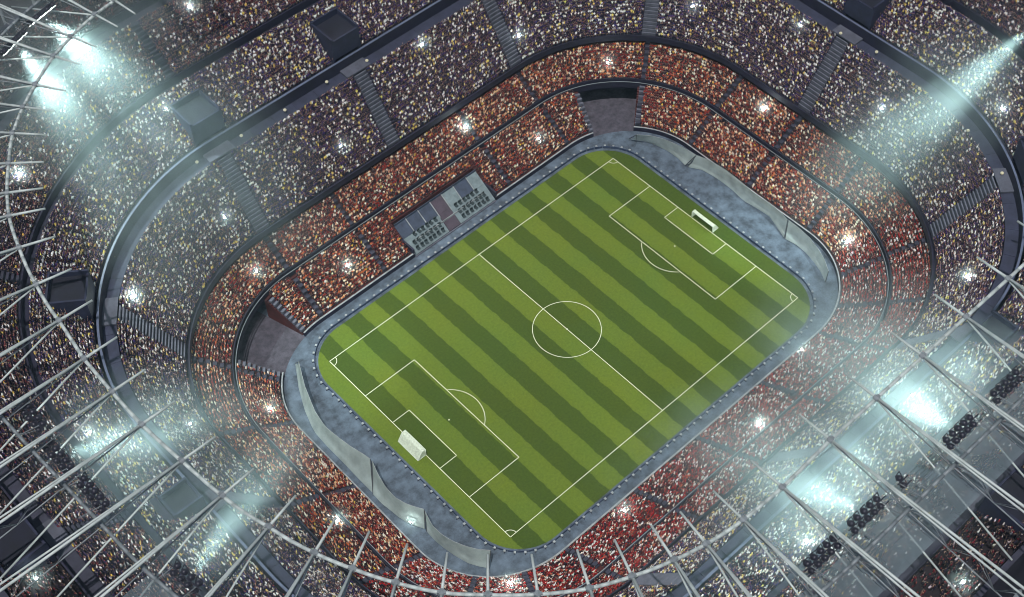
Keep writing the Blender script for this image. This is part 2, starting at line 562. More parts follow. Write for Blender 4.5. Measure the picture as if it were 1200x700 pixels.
low = tier('lower_stand', 'lowest ring of red seating right beside the blue-grey surround', T_LOW, M_RED, 0.05,
           minus(TUNNELS + [(BOX[0], BOX[1])]))
vb = sweep(steps_profile(32.6, T_LOW[1], 1.3 + 6.7 * 12 / 16, 8.0, 4, .05), BOX[0], BOX[1])
ob('terrace', me('terrace', vb[0], vb[1], M_RED), low)
ring('front_wall', box_profile(24.2, 24.6, -.05, 1.55), M_NAVY, low, minus(TUNNELS + [BOX]))
ring('wall_cap', box_profile(24.2, 24.6, 1.552, 1.68), M_EDGE, low, minus(TUNNELS + [BOX]))
ring('back_rail', box_profile(35.3, 35.55, 7.0, 9.15), M_NAVY, low)
ring('rail_cap', box_profile(35.32, 35.5, 9.153, 9.28), M_STEELD, low)

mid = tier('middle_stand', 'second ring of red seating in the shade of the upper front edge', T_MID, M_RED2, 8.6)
ring('front_wall', box_profile(35.9, 36.15, 7.2, 10.1), M_NAVY, mid)
ring('back_wall', box_profile(47.6, 48.0, 8.6, 17.3), M_NAVY, mid)
# dark concourse under the middle ring, open to the two tunnels
for a, b in TUNNELS:
    ring('concourse_wall', box_profile(42.0, 42.4, -.05, 8.5), M_NAVY, mid, ((a - 3, b + 3),))

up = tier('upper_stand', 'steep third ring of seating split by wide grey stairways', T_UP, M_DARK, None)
ring('front_wall', box_profile(44.9, 45.2, 16.9, 18.9), M_NAVY, up)
ring('soffit', [(45.3, 17.3), (48.4, 17.4), (58.6, 35.4), (58.6, 36.9)], M_NAVY, up)

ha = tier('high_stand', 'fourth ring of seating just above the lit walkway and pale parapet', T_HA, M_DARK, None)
ring('front_wall', box_profile(61.7, 62.3, 36.9, 40.6), M_NAVY, ha, ((0, LEN),), 2.0)
ring('parapet_cap', box_profile(61.66, 62.2, 40.603, 40.8), M_CAP, ha, ((0, LEN),), 2.0)
ring('cross_aisle', [(75.0, 49.6), (76.3, 49.6)], M_NAVY, ha)
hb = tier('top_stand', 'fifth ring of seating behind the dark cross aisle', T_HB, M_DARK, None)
ring('front_wall', box_profile(76.3, 76.7, 49.5, 52.0), M_NAVY, hb)
ring('outer_walk', [(90.0, 61.0), (93.2, 61.0)], M_STEPD, hb)
outr = tier('outer_stand', 'outermost dark ring of thinly filled seating below the roof trusses', T_OUT, M_UNLIT, None)
ring('front_wall', box_profile(93.2, 93.6, 60.9, 63.6), M_NAVY, outr)
fac = empty('outer_wall'); tag(fac, 'tall dark wall closing the outside of the stadium', 'wall')
ring('wall', box_profile(104.6, 105.4, -.2, 69.6), M_NAVY, fac)
ring('wall_cap', box_profile(104.45, 105.55, 69.603, 69.9), M_STEPD, fac)

# tunnel floors
for k, (a, b) in enumerate(TUNNELS):
    V, F = sweep([(24.2, .03), (42.0, .03)], a, b)
    o = ob('tunnel_floor', me('tunnel_floor', V, F, M_APRON)); tag(o, kind='structure')

# walkway of separate slabs
walk = empty('ring_walkway'); tag(walk, 'walkway of long grey slabs ringing the bowl below the pale parapet', 'walkway')
NS = 84
for i in range(NS):
    a, b = LEN * i / NS + .035, LEN * (i + 1) / NS - .035
    V, F = sweep(box_profile(58.4, 61.66, 36.6, 36.95 + rnd.uniform(0, .03)), a, b, 1.6)
    ob('slab', me('slab', V, F, M_WALK), walk)

# ------------------------------------------------------------------ stairways, each step its own part
def stairs_on(t, T, name, s0, half, m, n, d_pad=0.0):
    """wide stairway lying on the rake of tier T"""
    d0, d1, z0, z1, rows = T
    st = empty(name, tuple(pt(s0, d0, z0)), ang(s0)); st.parent = t
    run, rise = (d1 - d0) / n, (z1 - z0) / n
    mb = MB().box(0.0, run * .62, -half, half, 0.02, rise * .9 + .24)
    mesh = mb.mesh('step', m)
    for k in range(n):
        s = ob('step', mesh, st, (k * run + .03, rnd.uniform(-.06, .06), k * rise + .26))
    V = [(0, -half, .1), (0, half, .1), (d1 - d0, half, z1 - z0 + .1), (d1 - d0, -half, z1 - z0 + .1)]
    ob('stair_bed', me('stair_bed', V, [(0, 1, 2, 3)], M_STEPD), st)
    return st
for s0 in STAIRS:
    stairs_on(up, T_UP, 'stairway', s0, 2.0, M_STEP, 21)
    stairs_on(hb, T_HB, 'stairway', s0, 1.2, M_STEPD, 14)
for t, T, n in ((low, T_LOW, 14), (mid, T_MID, 14)):
    for s0 in AISLES:
        if T is T_LOW and any(a - 2 < s0 < b + 2 for a, b in TUNNELS + [BOX]): continue
        stairs_on(t, T, 'stairway', s0, .62, M_STEPD, 7)
# stairs down the flanks of the tunnels
TFL = [TUNNELS[0][0] - 2.0, TUNNELS[0][1] + 1.2, TUNNELS[1][0] - 1.2, TUNNELS[1][1] + 2.0]
for s0 in TFL:
    stairs_on(low, T_LOW, 'stairway', s0, .75, M_STEP, 9)

# ------------------------------------------------------------------ entry blocks above the stairways
def entry_block(s0, d0, zf, zt, wd, dp, label, grp):
    t = empty('entry_block', tuple(pt(s0, d0, zf)), ang(s0))
    tag(t, label, 'entrance', grp)
    hgt = zt - zf; h = wd / 2
    ob('landing', MB().box(-4.1, .4, -h * .86, h * .86, .06, .5).mesh('landing', M_LAND), t)
    for s in (-1, 1):
        y0, y1 = sorted((s * h, s * (h - .5)))
        ob('side_wall', MB().box(.4, dp, y0, y1, -.5, hgt).mesh('side_wall', M_NAVYROOF), t)
    ob('back_wall', MB().box(dp, dp + .5, -h, h, -.5, hgt + .4).mesh('back_wall', M_NAVYROOF), t)
    ob('roof', MB().box(.9, dp, -h + .5, h - .5, hgt - 1.9, hgt - 1.5).mesh('roof', M_BLACKROOF), t)
    ob('lintel', MB().box(.4, .9, -h + .5, h - .5, hgt * .36, hgt - .9).mesh('lintel', M_NAVYROOF), t)
    ob('floor', MB().box(.4, dp, -h + .5, h - .5, -.4, 0.02).mesh('floor', M_NAVY), t)
    return t
BL_WHERE = {0: 'at the upper right', 56: 'at the top edge, right of the middle', 102: 'at the top edge, left of the middle',
            148: 'near the top, right of another block', 193: 'beside the upper left floodlight beam', 240.5: 'at the left, behind the roof ring',
            295: 'in the lower left behind the roof rafters', 350: 'at the bottom below the roof ring', 397: 'at the bottom right of the roof ring', 442: 'behind the lit floodlights at lower right',
            489: 'at the right behind the roof ring', 533: 'at the right edge above the roof rafters'}
for s0 in BLOCKS:
    entry_block(s0, 62.3, 37.2, 48.4 if s0 not in (295, 489) else 47.0, 9.2 if s0 not in (295, 489) else 6.4, 9.0 if s0 not in (295, 489) else 7.0, 'navy entry block over a grey landing ' + BL_WHERE[s0], 'entry blocks along the walkway')
for s0, wh in ((295, 'at the lower left corner of the photo'), (442, 'by the dark lower right corner')):
    entry_block(s0, 93.4, 61.2, 69.5, 10.0, 9.0, 'dark outer entry block on the outer walk ' + wh, 'outer entry blocks')

ORD = 'first second third fourth fifth sixth seventh eighth ninth tenth eleventh twelfth'.split()
# ------------------------------------------------------------------ enclosure with chairs beside the far touchline
pod = empty('team_enclosure', tuple(pt(146, 24.4, 0)), math.pi / 2)
tag(pod, 'sunken enclosure of pale floor and dark chairs let into the lowest stand', 'enclosure')
# local x outwards, y along the touchline (towards the left of the photo)
PW_, PD_ = 15.0, 8.1
def slope(mb, x0, x1, y0, y1, z0, z1):
    V = [(x0, y0, .05), (x0, y1, .05), (x0, y1, z0), (x0, y0, z0), (x1, y0, .05), (x1, y1, .05), (x1, y1, z1), (x1, y0, z1)]
    return mb.add(V, [(0, 1, 2, 3), (4, 7, 6, 5), (3, 2, 6, 7), (0, 3, 7, 4), (1, 5, 6, 2)])
XB = PD_ * .56
ZQ = lambda x: .45 + 5.35 * x / PD_
for y0, y1, m_ in ((-15.0, -2.05, M_POD), (2.25, 15.0, M_POD), (-1.95, 2.15, M_PODR)):
    ob('floor' if m_ is M_POD else 'centre_floor', slope(MB(), 0.0, XB - .05, y0, y1, ZQ(0), ZQ(XB - .05)).mesh('floor', m_), pod)
for y0, y1, m_ in ((-15.0, -11.3, M_POD), (-11.1, -6.5, M_PODB), (-6.3, -2.1, M_POD), (-1.9, 2.1, M_PODR), (2.3, 6.5, M_PODB), (6.7, 10.9, M_PODB), (11.1, 15.0, M_PODB)):
    ob('bay', slope(MB(), XB, PD_, y0, y1, ZQ(XB), ZQ(PD_)).mesh('bay', m_), pod)
for y in (-11.2, -6.4, -2.0, 2.2, 6.6, 11.0):
    ob('divider', slope(MB(), XB - .8, PD_ - .02, y - .1, y + .1, ZQ(XB - .8) + .35, ZQ(PD_) + .35).mesh('divider', M_EDGE), pod)
ob('front_kerb', MB().box(-.5, -.15, -PW_, PW_, -.02, .35).mesh('front_kerb', M_STEP), pod)
ob('centre_rail', MB().box(PD_ * .31, PD_ * .31 + .14, -PW_ + 2.2, PW_ - 2.4, 2.0, 2.75).mesh('centre_rail', M_EDGE), pod)
for s in (-1, 1):
    y0, y1 = sorted((s * PW_, s * (PW_ + .5)))
    ob('side_wall', MB().box(-.2, PD_, y0, y1, -.05, 3.4).mesh('side_wall', M_NAVY), pod)
ob('rear_wall', MB().box(PD_, PD_ + .15, -PW_, PW_, -.05, 6.6).mesh('rear_wall', M_PODB), pod)
ch_seat = MB().box(-.38, .38, -.40, .40, .34, .48).mesh('seat', M_CHAIR)
ch_back = MB().box(.30, .46, -.40, .40, .48, 1.12).mesh('backrest', M_CHAIR)
ch_leg = MB().box(-.07, .07, -.07, .07, 0, .34).mesh('leg', M_CHAIR)
pr_ = pt(146, 24.4, 0)
rowname = {0: 'front', 1: 'second', 2: 'rear'}
for blk in (-1, 1):
    for r in range(3):
        for k in range(7 if r < 2 else 6):
            x = .75 + r * 1.45 + (.15 if r == 2 else 0); y = blk * (3.9 + k * 1.5) + rnd.uniform(-.12, .12)
            p = Matrix.Translation(pr_) @ Matrix.Rotation(math.pi / 2, 4, 'Z') @ Vector((x, y, ZQ(x) - .02))
            t = empty('chair', p, math.pi / 2 + rnd.uniform(-.3, .3))
            t.scale = (1.15,) * 3
            tag(t, f'dark chair, {ORD[k]} from the centre in the {rowname[r]} row of the enclosure\'s {"left" if blk > 0 else "right"} block', 'chair', 'chairs in the enclosure')
            ob('seat', ch_seat, t); ob('backrest', ch_back, t); ob('leg', ch_leg, t)

# ------------------------------------------------------------------ cloth screens behind the goals
def cloth_screen(lo, hi, zlo, zhi, label, post_px=None, nu=18, nv=7):
    """lo, hi: photograph points along the foot and the top edge"""
    L_ = [at(u, v, zlo) for u, v in lo]; H_ = [at(u, v, zhi) for u, v in hi]
    def resample(P, n):
        a = [0.0]
        for p, q in zip(P[:-1], P[1:]): a.append(a[-1] + (q - p).length)
        return [Vector([float(np.interp(a[-1] * i / n, a, [p[c] for p in P])) for c in range(3)]) for i in range(n + 1)]
    A, B = resample(L_, nu), resample(H_, nu)
    base = A[0].copy(); base.z = 0
    t = empty('cloth_screen', base); tag(t, label, 'screen', 'cloth screens behind the goals')
    V, F = [], []
    for i in range(nu + 1):
        for j in range(nv + 1):
            f = j / nv
            p = A[i].lerp(B[i], f) - base
            wv = math.sin(i * 1.15 + j * .7) * .16 + math.sin(i * .47 + 1.3 * j) * .2
            p.z += (wv - .9 * math.sin(math.pi * f)) * math.sin(math.pi * f)
            V.append(p)
    for i in range(nu):
        for j in range(nv):
            a = i * (nv + 1) + j
            F.append((a, a + 1, a + nv + 2, a + nv + 1))
    ob('cloth', me('cloth', V, F, M_CLOTH, None, True), t)
    for e in (0, nu):
        mb = MB().tube(A[e] - base, B[e] - base, .10, .10, 6)
        mb.tube((B[e].x - base.x, B[e].y - base.y, 0), B[e] - base, .08, .08, 6)
        ob('post', mb.mesh('post', M_RAIL), t)
    ob('top_cable', MB().path([p - base for p in B], .06, 4).mesh('top_cable', M_EDGE), t)
    return t
cloth_screen([(346, 426), (350, 455), (357, 481), (368, 506), (384, 524), (401, 541), (419, 560), (437, 578)],
             [(350, 424), (357, 452), (369, 482), (381, 500), (397, 513), (412, 524), (424, 531), (434, 538)], 1.0, 6.0,
             'longest pale cloth screen, starting beside the left tunnel')
cloth_screen([(437, 579), (447, 590), (456, 597), (467, 606), (478, 613), (488, 617), (498, 620)],
             [(436, 540), (443, 556), (452, 571), (463, 583), (475, 590), (486, 594), (497, 597)], 1.0, 6.0,
             'middle pale cloth screen below the lower left goal, narrow at its left end')
cloth_screen([(500, 623), (510, 634), (521, 643), (534, 652), (548, 660), (561, 664), (573, 666)],
             [(498, 599), (506, 615), (517, 626), (530, 634), (545, 640), (560, 644), (575, 645)], 1.0, 6.0,
             'pale cloth screen at the bottom corner of the pitch')
cloth_screen([(737, 163), (752, 165), (768, 170), (784, 178), (795, 186), (803, 194)],
             [(746, 158), (762, 159), (778, 163), (794, 170), (806, 176), (816, 182)], .3, 4.5,
             'thin pale cloth screen right of the top tunnel')
cloth_screen([(806, 196), (822, 199), (840, 209), (856, 221), (872, 236), (885, 243), (902, 254), (919, 279)],
             [(816, 182), (832, 188), (850, 199), (868, 213), (886, 228), (902, 238), (916, 250), (923, 258)], .3, 4.5,
             'pale cloth screen behind the upper right goal')
cloth_screen([(920, 280), (933, 287), (945, 297), (955, 309), (962, 319), (967, 331)],
             [(924, 258), (937, 268), (949, 279), (959, 292), (966, 304), (971, 318)], .3, 4.5,
             'pale cloth screen at the rounded right corner of the surround')

# ------------------------------------------------------------------ roof: ring pipe, rafters, lamp banks, membrane
NODES = [199.6, 203.7, 209.4, 214.1, 220.5, 225.4, 230.9, 237.1, 243.1, 247.8, 254.5, 262.5, 270.5, 281.0, 291.0, 300.8, 312.2, 321.7, 329.8,
         337.1, 342.6, 348.5, 354.4, 360.1, 366.2, 372.5, 377.9, 383.5, 388.1, 393.9, 402.6, 416.3, 429.4, 443.1, 456.4, 470.0]
NODE_D = [74.2, 74.2, 73.7, 73.3, 72.3, 71.9, 71.4, 70.2, 69.6, 69.2, 68.2, 67.7, 67.9, 69.2, 69.4, 69.4, 68.4, 67.4, 66.7,
          66.9, 67.1, 67.6, 68.2, 68.3, 68.9, 69.6, 69.8, 70.1, 70.4, 70.7, 71.0, 70.5, 70.5, 70.5, 70.5, 70.5]
ROOF = [(180.0, 74.2), (190.0, 74.2)] + list(zip(NODES, NODE_D)) + [(483.5, 70.5), (495.0, 70.5), (503.0, 70.5)]
RS = [a for a, b in ROOF]; RD = [b for a, b in ROOF]
ZR = 85.0
def rd(s): return float(np.interp(s, RS, RD))

rr = empty('roof_ring'); tag(rr, 'pale steel ring pipe along the inner edge of the roof', 'roof ring')
for (a, da), (b, db) in zip(ROOF[:-1], ROOF[1:]):
    n = 4
    pts = [pt(a + (b - a) * k / n, rd(a + (b - a) * k / n), ZR) for k in range(n + 1)]
    ob('ring_pipe', MB().path(pts, .36, 8).mesh('ring_pipe', M_STEEL, True), rr)
rp = empty('roof_purlin'); tag(rp, 'outer steel purlin pipe running under the rafters past the lamp banks', 'purlin')
for a, b in zip(RS[:-1], RS[1:]):
    f = lambda q: float(np.interp(q, [205, 290, 325, 400], [90.0, 86.8, 85.2, 88.5]))
    pts = [pt(a + (b - a) * k / 4, f(a + (b - a) * k / 4), 83.6) for k in range(5)]
    ob('purlin_pipe', MB().path(pts, .34, 8).mesh('purlin_pipe', M_STEELD, True), rp)

# parts of a rafter in its own frame: x outwards from the ring pipe
LX = 42.0
zB = lambda x: -0.43 * x
zC = lambda x: -0.13 * x
R_TIP = MB().tube((-7.4, 0, .15), (0.2, 0, .15), .22, .30, 8).mesh('tip_rod', M_STEEL, True)
R_TOP = MB().tube((0.0, 0, .2), (LX, .6, .9), .27, .27, 8).mesh('top_chord', M_STEEL, True)
R_TOP2 = MB().tube((0.0, 0, .2), (LX, -.6, .9), .20, .20, 8).mesh('top_chord', M_STEEL, True)
R_BOT = MB().tube((0.1, 0, -.15), (34.5, 0, zB(34.5)), .20, .20, 8).mesh('lower_stay', M_STEEL, True)
R_MID = MB().tube((0.3, 0, -.05), (LX, 0, zC(LX)), .14, .14, 8).mesh('bottom_chord', M_STEELD, True)
R_COL = MB().tube((LX - 1.5, 0, -ZR + .2), (LX - 1.5, 0, .2), .55, .45, 8).mesh('mast', M_STEELD, True)
R_COLLAR = MB().tube((-.55, 0, .1), (.55, 0, .1), .5, .5, 8).box(-.3, .3, -.75, .75, -.35, .45).mesh('collar', M_STEELD)
BRACES = []
xs = [12, 17, 22, 27, 32, 37, 41]
for i, (a, b) in enumerate(zip(xs[:-1], xs[1:])):
    y = .6 * (a if i % 2 == 0 else b) / LX
    pa, pb = ((a, y, .2 + .7 * a / LX), (b, 0, zC(b))) if i % 2 == 0 else ((a, 0, zC(a)), (b, y, .2 + .7 * b / LX))
    BRACES.append(MB().tube(pa, pb, .07, .07, 5).mesh('brace', M_STEELD, True))
    pa, pb = ((a, -y, .2 + .7 * a / LX), (b, 0, zC(b))) if i % 2 == 0 else ((a, 0, zC(a)), (b, -y, .2 + .7 * b / LX))
    BRACES.append(MB().tube(pa, pb, .07, .07, 5).mesh('brace', M_STEELD, True))
def rafter_label(i, s):
    for a, b, nm in ((0, 249, 'above the left edge, counted from the top left corner'), (249, 326, 'on the lower left, counted from the left edge'),
                     (326, 396, 'along the bottom edge, counted from the left'), (396, 600, 'on the lower right, counted from the bottom')):
        if a <= s < b:
            k = [j for j, q in enumerate(RS) if a <= q < b].index(i)
            return f'steel roof rafter {nm}: the {ORD[k]}'
for i, (s, d) in enumerate(ROOF):
    t = empty('roof_rafter', tuple(pt(s, d, ZR)), ang(s))
    tag(t, rafter_label(i, s), 'rafter', 'roof rafters crossing the ring pipe')
    for nm, ms in (('tip_rod', R_TIP), ('top_chord', R_TOP), ('top_chord', R_TOP2), ('lower_stay', R_BOT), ('bottom_chord', R_MID), ('mast', R_COL), ('collar', R_COLLAR)):
        ob(nm, ms, t)
    for ms in BRACES: ob('brace', ms, t)

# lamp banks
def lathe(prof, n=10, m=0, mb=None):
    mb = mb or MB()
    return mb.loft([[(x, r * math.cos(2 * math.pi * k / n), r * math.sin(2 * math.pi * k / n)) for k in range(n)] for x, r in prof], m)
L_BODY = lathe([(-.55, .22), (-.45, .46), (-.1, .58), (.45, .62), (.5, .56)]).mesh('floodlight', M_LAMPB, True)
L_LENS = lathe([(.505, .5), (.53, .48)]).mesh('lens', M_LENS)
L_YOKE = MB().box(-.08, .08, -.72, -.64, -.1, 1.0).box(-.08, .08, .64, .72, -.1, 1.0).box(-.08, .08, -.72, .72, 1.0, 1.1).mesh('yoke', M_LAMPB)
BANKS = [(206.5, 10, 88.4), (212.5, 10, 87.6), (282.5, 10, 82.7), (294.0, 10, 83.8), (304.8, 10, 83.4), (325.4, 8, 81.4),
         (399.5, 10, 83.5), (411.0, 10, 83.7), (420.9, 2, 83.8), (437.0, 10, 84.6), (451.5, 10, 84.5), (464.0, 10, 84.4)]
BANK_W = ['at the top left corner under the rafters, upper one', 'at the top left corner under the rafters, lower one', 'at the left edge, above the wide beam', 'with the wide beam on the lower left side',
          'on the lower left, below the wide beam', 'at the bottom left with the narrow beam', 'lowest on the lower right side', 'with the beam low on the lower right side',
          'of only two lamps on the lower right side', 'with the brightest glow on the right side', 'above the brightest glow on the right side', 'at the right edge, topmost']
bank_objs = []
for (s, n, d), wh in zip(BANKS, BANK_W):
    t = empty('floodlight_bank', tuple(pt(s, d, 82.0)), ang(s))
    tag(t, 'bank of dark round floodlights ' + wh, 'floodlights', 'floodlight banks under the roof')
    half = n // 2
    for k in range(n):
        c, r = k // 2, k % 2
        y = (c - (half - 1) / 2) * 1.75 + rnd.uniform(-.08, .08)
        f = ob('floodlight', L_BODY, t, (-.55 + r * 1.15, y, .1 - r * 1.0))
        f.rotation_euler = (0, math.radians(38 + rnd.uniform(-5, 5)), math.pi + rnd.uniform(-.15, .15))
        ob('lens', L_LENS, f); ob('yoke', L_YOKE, f)
    W_ = half * .9 + .6
    ob('bar', MB().tube((.1, -W_, .35), (.1, W_, .35), .12).tube((1.0, -W_, -.4), (1.0, W_, -.4), .1).mesh('bar', M_LAMPB), t)
    for y in (-W_ * .7, W_ * .7):
        ob('arm', MB().tube((.1, y, .35), (4.6, y, 1.4), .09).tube((1.0, y, -.4), (4.6, y, 1.4), .07).mesh('arm', M_STEELD), t)
    bank_objs.append(t)

# translucent roof panels outside the lamps
rm = empty('membrane_roof'); tag(rm, 'see-through pale roof panels spanning behind the floodlight banks', 'roof')
for a, b in zip(RS[:-1], RS[1:]):
    if a < 320 or 328 < a < 383: continue
    d0 = float(np.interp(a, [205, 290, 325, 400], [89.3, 85.3, 84.0, 85.9]))
    for lo_, hi_ in ((d0, d0 + 4.4), (d0 + 4.5, d0 + 8.9)):
        V, F = sweep([(lo_, 80.6), (hi_, 80.2)], a + .05, b - .05)
        ob('panel', me('panel', V, F, M_MEMB), rm)

# ------------------------------------------------------------------ lamps and lights in the place
def spot(name, pos, target, power, cone, blend, col, parent=None, radius=.5):
    l = bpy.data.lights.new(name, 'SPOT')
    l.energy = power; l.spot_size = math.radians(cone); l.spot_blend = blend; l.color = col; l.shadow_soft_size = radius
    o = bpy.data.objects.new(name, l)
    link(o)
    o.location = pos
    o.rotation_euler = (Vector(target) - Vector(pos)).to_track_quat('-Z', 'Y').to_euler()
    return o
COOL = (0.80, 1.0, 0.97)
BEAM = 1.0
PITCH = 0.6e5
CLOUDS = []
def beam(bi, px, z, power, cone, glow, cloud):
    s, n, d = BANKS[bi]
    beam_at(pt(s, d - 1.6, 81.0), at(px[0], px[1], z), power, cone, glow, cloud)
def beam_at(p, t, power, cone, glow, cloud):
    spot('beam', p, t, power * BEAM, cone, 1.0, COOL, radius=.9)
    spot('glow', p + (t - p).normalized() * 3.0, t, glow * BEAM, 120, 1.0, COOL, radius=1.2)
    ax = (t - p).normalized()
    CLOUDS.append((p, ax) + cloud)
# cloud: length along the beam, half width, density
beam(3, (345, 460), 10, 3.2e5, 26, 1.6e4, (104, 19, .012))
beam(5, (410, 415), 4, 4.2e5, 17, 1.4e4, (106, 15, .012))
beam(7, (780, 480), 6, 2.4e5, 26, 1.8e4, (108, 23, .012))
beam(9, (880, 340), 8, 2.6e5, 34, 2.2e4, (112, 29, .012))
beam(0, (330, 265), 20, 3.4e5, 44, 1.2e4, (122, 30, .010))
beam(1, (210, 330), 30, 2.7e5, 44, 1.0e4, (116, 26, .010))
pE = at(1205, 36, 82)
beam_at(pE, at(950, 250, 10), 7.5e5, 30, 2.0e4, (118, 24, .013))
# extra wide spots added near the banks to brighten the smoke
for bi, pw_ in ((2, 1.0e4), (4, 2.2e4), (6, 2.6e4), (8, 3.2e4), (10, 3.2e4), (11, 2.0e4), (0, 2.0e4), (1, 1.7e4)):
    s_, n_b, d_ = BANKS[bi]
    p_ = pt(s_, d_ - 7.0, 79.5)
    spot('smoke_fill', p_, pt(s_, d_ - 45.0, 30.0), pw_ * BEAM, 165, 1.0, COOL, radius=2.5)
# the far and right-hand banks, out of the picture, that light the pitch
for s_, tg in ((12, (-20, 10)), (68, (-10, -12)), (112, (10, -5)), (148, (0, 0)), (182, (-8, -8)), (228, (-20, 5))):
    p_ = pt(s_, 84.0, 82.0)
    spot('pitch_light', p_, (tg[0], tg[1], 0), PITCH, 58, 1.0, (1.0, .98, .88), radius=2.5)

M_STAR = emit('torch_glow', (0.85, 1.0, 0.95), 220)
M_WARM = emit('warm_glow', (1.0, 0.93, 0.62), .22)
M_WARM.node_tree.nodes['Principled BSDF'].inputs['Base Color'].default_value = (.38, .35, .24, 1)
S_BALL = lathe([(-.4, .08), (-.3, .28), (-.1, .4), (.1, .4), (.3, .28), (.4, .08)], 8).mesh('bulb', M_STAR, True)
STAR_POW, STAR_R = 260, .35
TIERS = (T_LOW, T_MID, T_UP, T_HA, T_HB, T_OUT)
def rake_z(x, y):
    """height of the crowd at a ground position"""
    qx = min(max(x, -CX), CX); qy = min(max(y, -CY), CY)
    d = math.hypot(x - qx, y - qy)
    for T in reversed(TIERS):
        if T[0] <= d:
            return T[2] + (T[3] - T[2]) * min(1, (d - T[0]) / (T[1] - T[0]))
    return 0.5
def on_rake(u, v):
    for z in np.arange(70, 0, -.5):
        p = at(u, v, float(z))
        if rake_z(p.x, p.y) + 1.7 >= z: return p
    return at(u, v, 1.0)
STARS = [(400, 174, 'upper left stand'), (264, 258, 'stand left of the wide grey stair'), (301, 321, 'middle stand above the left tunnel'), (158, 350, 'left stand above the ribbed stair'),
         (545, 152, 'middle stand above the enclosure'), (631, 165, 'lower stand left of the top tunnel'), (712, 76, 'middle stand above the top tunnel'), (608, 45, 'upper stand at the top, right of a stair'),
         (495, 55, 'upper stand at the top left, between two stairs'), (195, 130, 'high stand beside the upper left entry block'), (25, 208, 'outer stand at the left edge under the ring'), (408, 314, 'lower stand left of the enclosure'),
         (895, 130, 'middle stand below the upper right stair'), (938, 33, 'upper stand at upper right, left of a stair'), (812, 10, 'hazy upper stand at the top edge'), (1032, 130, 'upper right stand right of the stair'),
         (993, 285, 'lower stand at the right corner'), (1132, 327, 'dark upper stand near the right edge'), (1173, 130, 'high stand near the right edge'), (939, 412, 'lower stand beside the right corner of the surround'),
         (889, 499, 'red crowd right of the lower touchline'), (731, 600, 'pale crowd near the bottom corner'), (598, 686, 'crowd under the ring pipe at the bottom'), (397, 612, 'red crowd at the tip of a rafter'),
         (318, 481, 'crowd left of the longest screen'), (481, 614, 'foot of the middle screen'), (107, 509, 'crowd by the wide lower left beam'), (224, 499, 'crowd in the wide lower left beam'),
         (45, 681, 'dark bottom left corner'), (1127, 685, 'dark bottom right corner'), (945, 637, 'crowd under the lower right rafters'), (1068, 466, 'glare beside the brightest lamp bank'), (223, 11, 'top stand at the upper left edge')]
STARP = []
for u, v, wh in STARS:
    p = on_rake(u, v) + Vector((0, 0, .9))
    pw_ = rnd.choice((.25, .5, .8, 1.2, 1.9)) * rnd.uniform(.8, 1.2); STARP.append((p + Vector((0, 0, .4)), pw_))
    if v == 614: pw_ = .3
    t = empty('crowd_light', p); tag(t, 'small bright white light in the ' + wh, 'light', 'bright lights among the crowd')
    b = ob('bulb', S_BALL, t); b.scale = (.4 + .22 * pw_,) * 3
    l = bpy.data.lights.new('glow', 'POINT'); l.energy = STAR_POW * pw_; l.color = (.86, 1, .95); l.shadow_soft_size = .3
    lo = bpy.data.objects.new('glow', l); link(lo, t); lo.location = (0, 0, .9)

W_GLOBE = MB().loft([[(r * math.cos(2 * math.pi * k / 8), r * math.sin(2 * math.pi * k / 8), z) for k in range(8)] for z, r in ((0, .10), (.1, .36), (.3, .48), (.55, .36), (.65, .1))]).mesh('globe', M_WARM, True)
W_POST = MB().tube((0, 0, -1.2), (0, 0, .05), .1).mesh('post', M_RAIL, True)
WLAMPS = [(231, 191, 37.9, 'just left of the upper left entry landing'), (283, 160, 37.9, 'right of the upper left entry landing'), (334, 130, 37.9, 'halfway along the straight upper left walkway'), (383, 97, 37.9, 'left of the top entry landing'),
          (430, 72, 37.9, 'right of the top entry landing'), (985, 40, 37.9, 'left of the upper right landing'), (1027, 62, 37.9, 'right of the upper right landing'), (1077, 105, 37.9, 'on the curved walkway at upper right'),
          (1134, 154, 37.9, 'middle of the curved walkway at the right'), (1174, 204, 37.9, 'by the landing at the right edge'), (133, 302, 37.9, 'on the curved walkway at the left'), (116, 358, 37.9, 'above the ribbed stair at the left'),
          (114, 407, 37.9, 'below the ribbed stair at the left'), (130, 472, 37.9, 'at the roof ring on the lower left'), (165, 539, 37.9, 'by the dark strip under the lower left rafters'), (213, 605, 37.9, 'next to the dark lower left entry block'), (1157, 420, 37.9, 'near the right edge behind the rafters'),
          (32, 623, 62.3, 'on the outer walk above the dark corner block'), (66, 665, 62.3, 'on the outer walk below the dark corner block'), (1146, 613, 62.3, 'in the dark lower right, middle one'), (1092, 666, 62.3, 'in the dark lower right, lowest'), (1198, 563, 62.3, 'in the dark lower right, at the edge')]
for u, v, z, wh in WLAMPS:
    t = empty('walkway_lamp', at(u, v, z)); tag(t, 'round pale yellow lamp ' + wh, 'lamp', 'round lamps along the walkways')
    ob('globe', W_GLOBE, t); ob('post', W_POST, t)

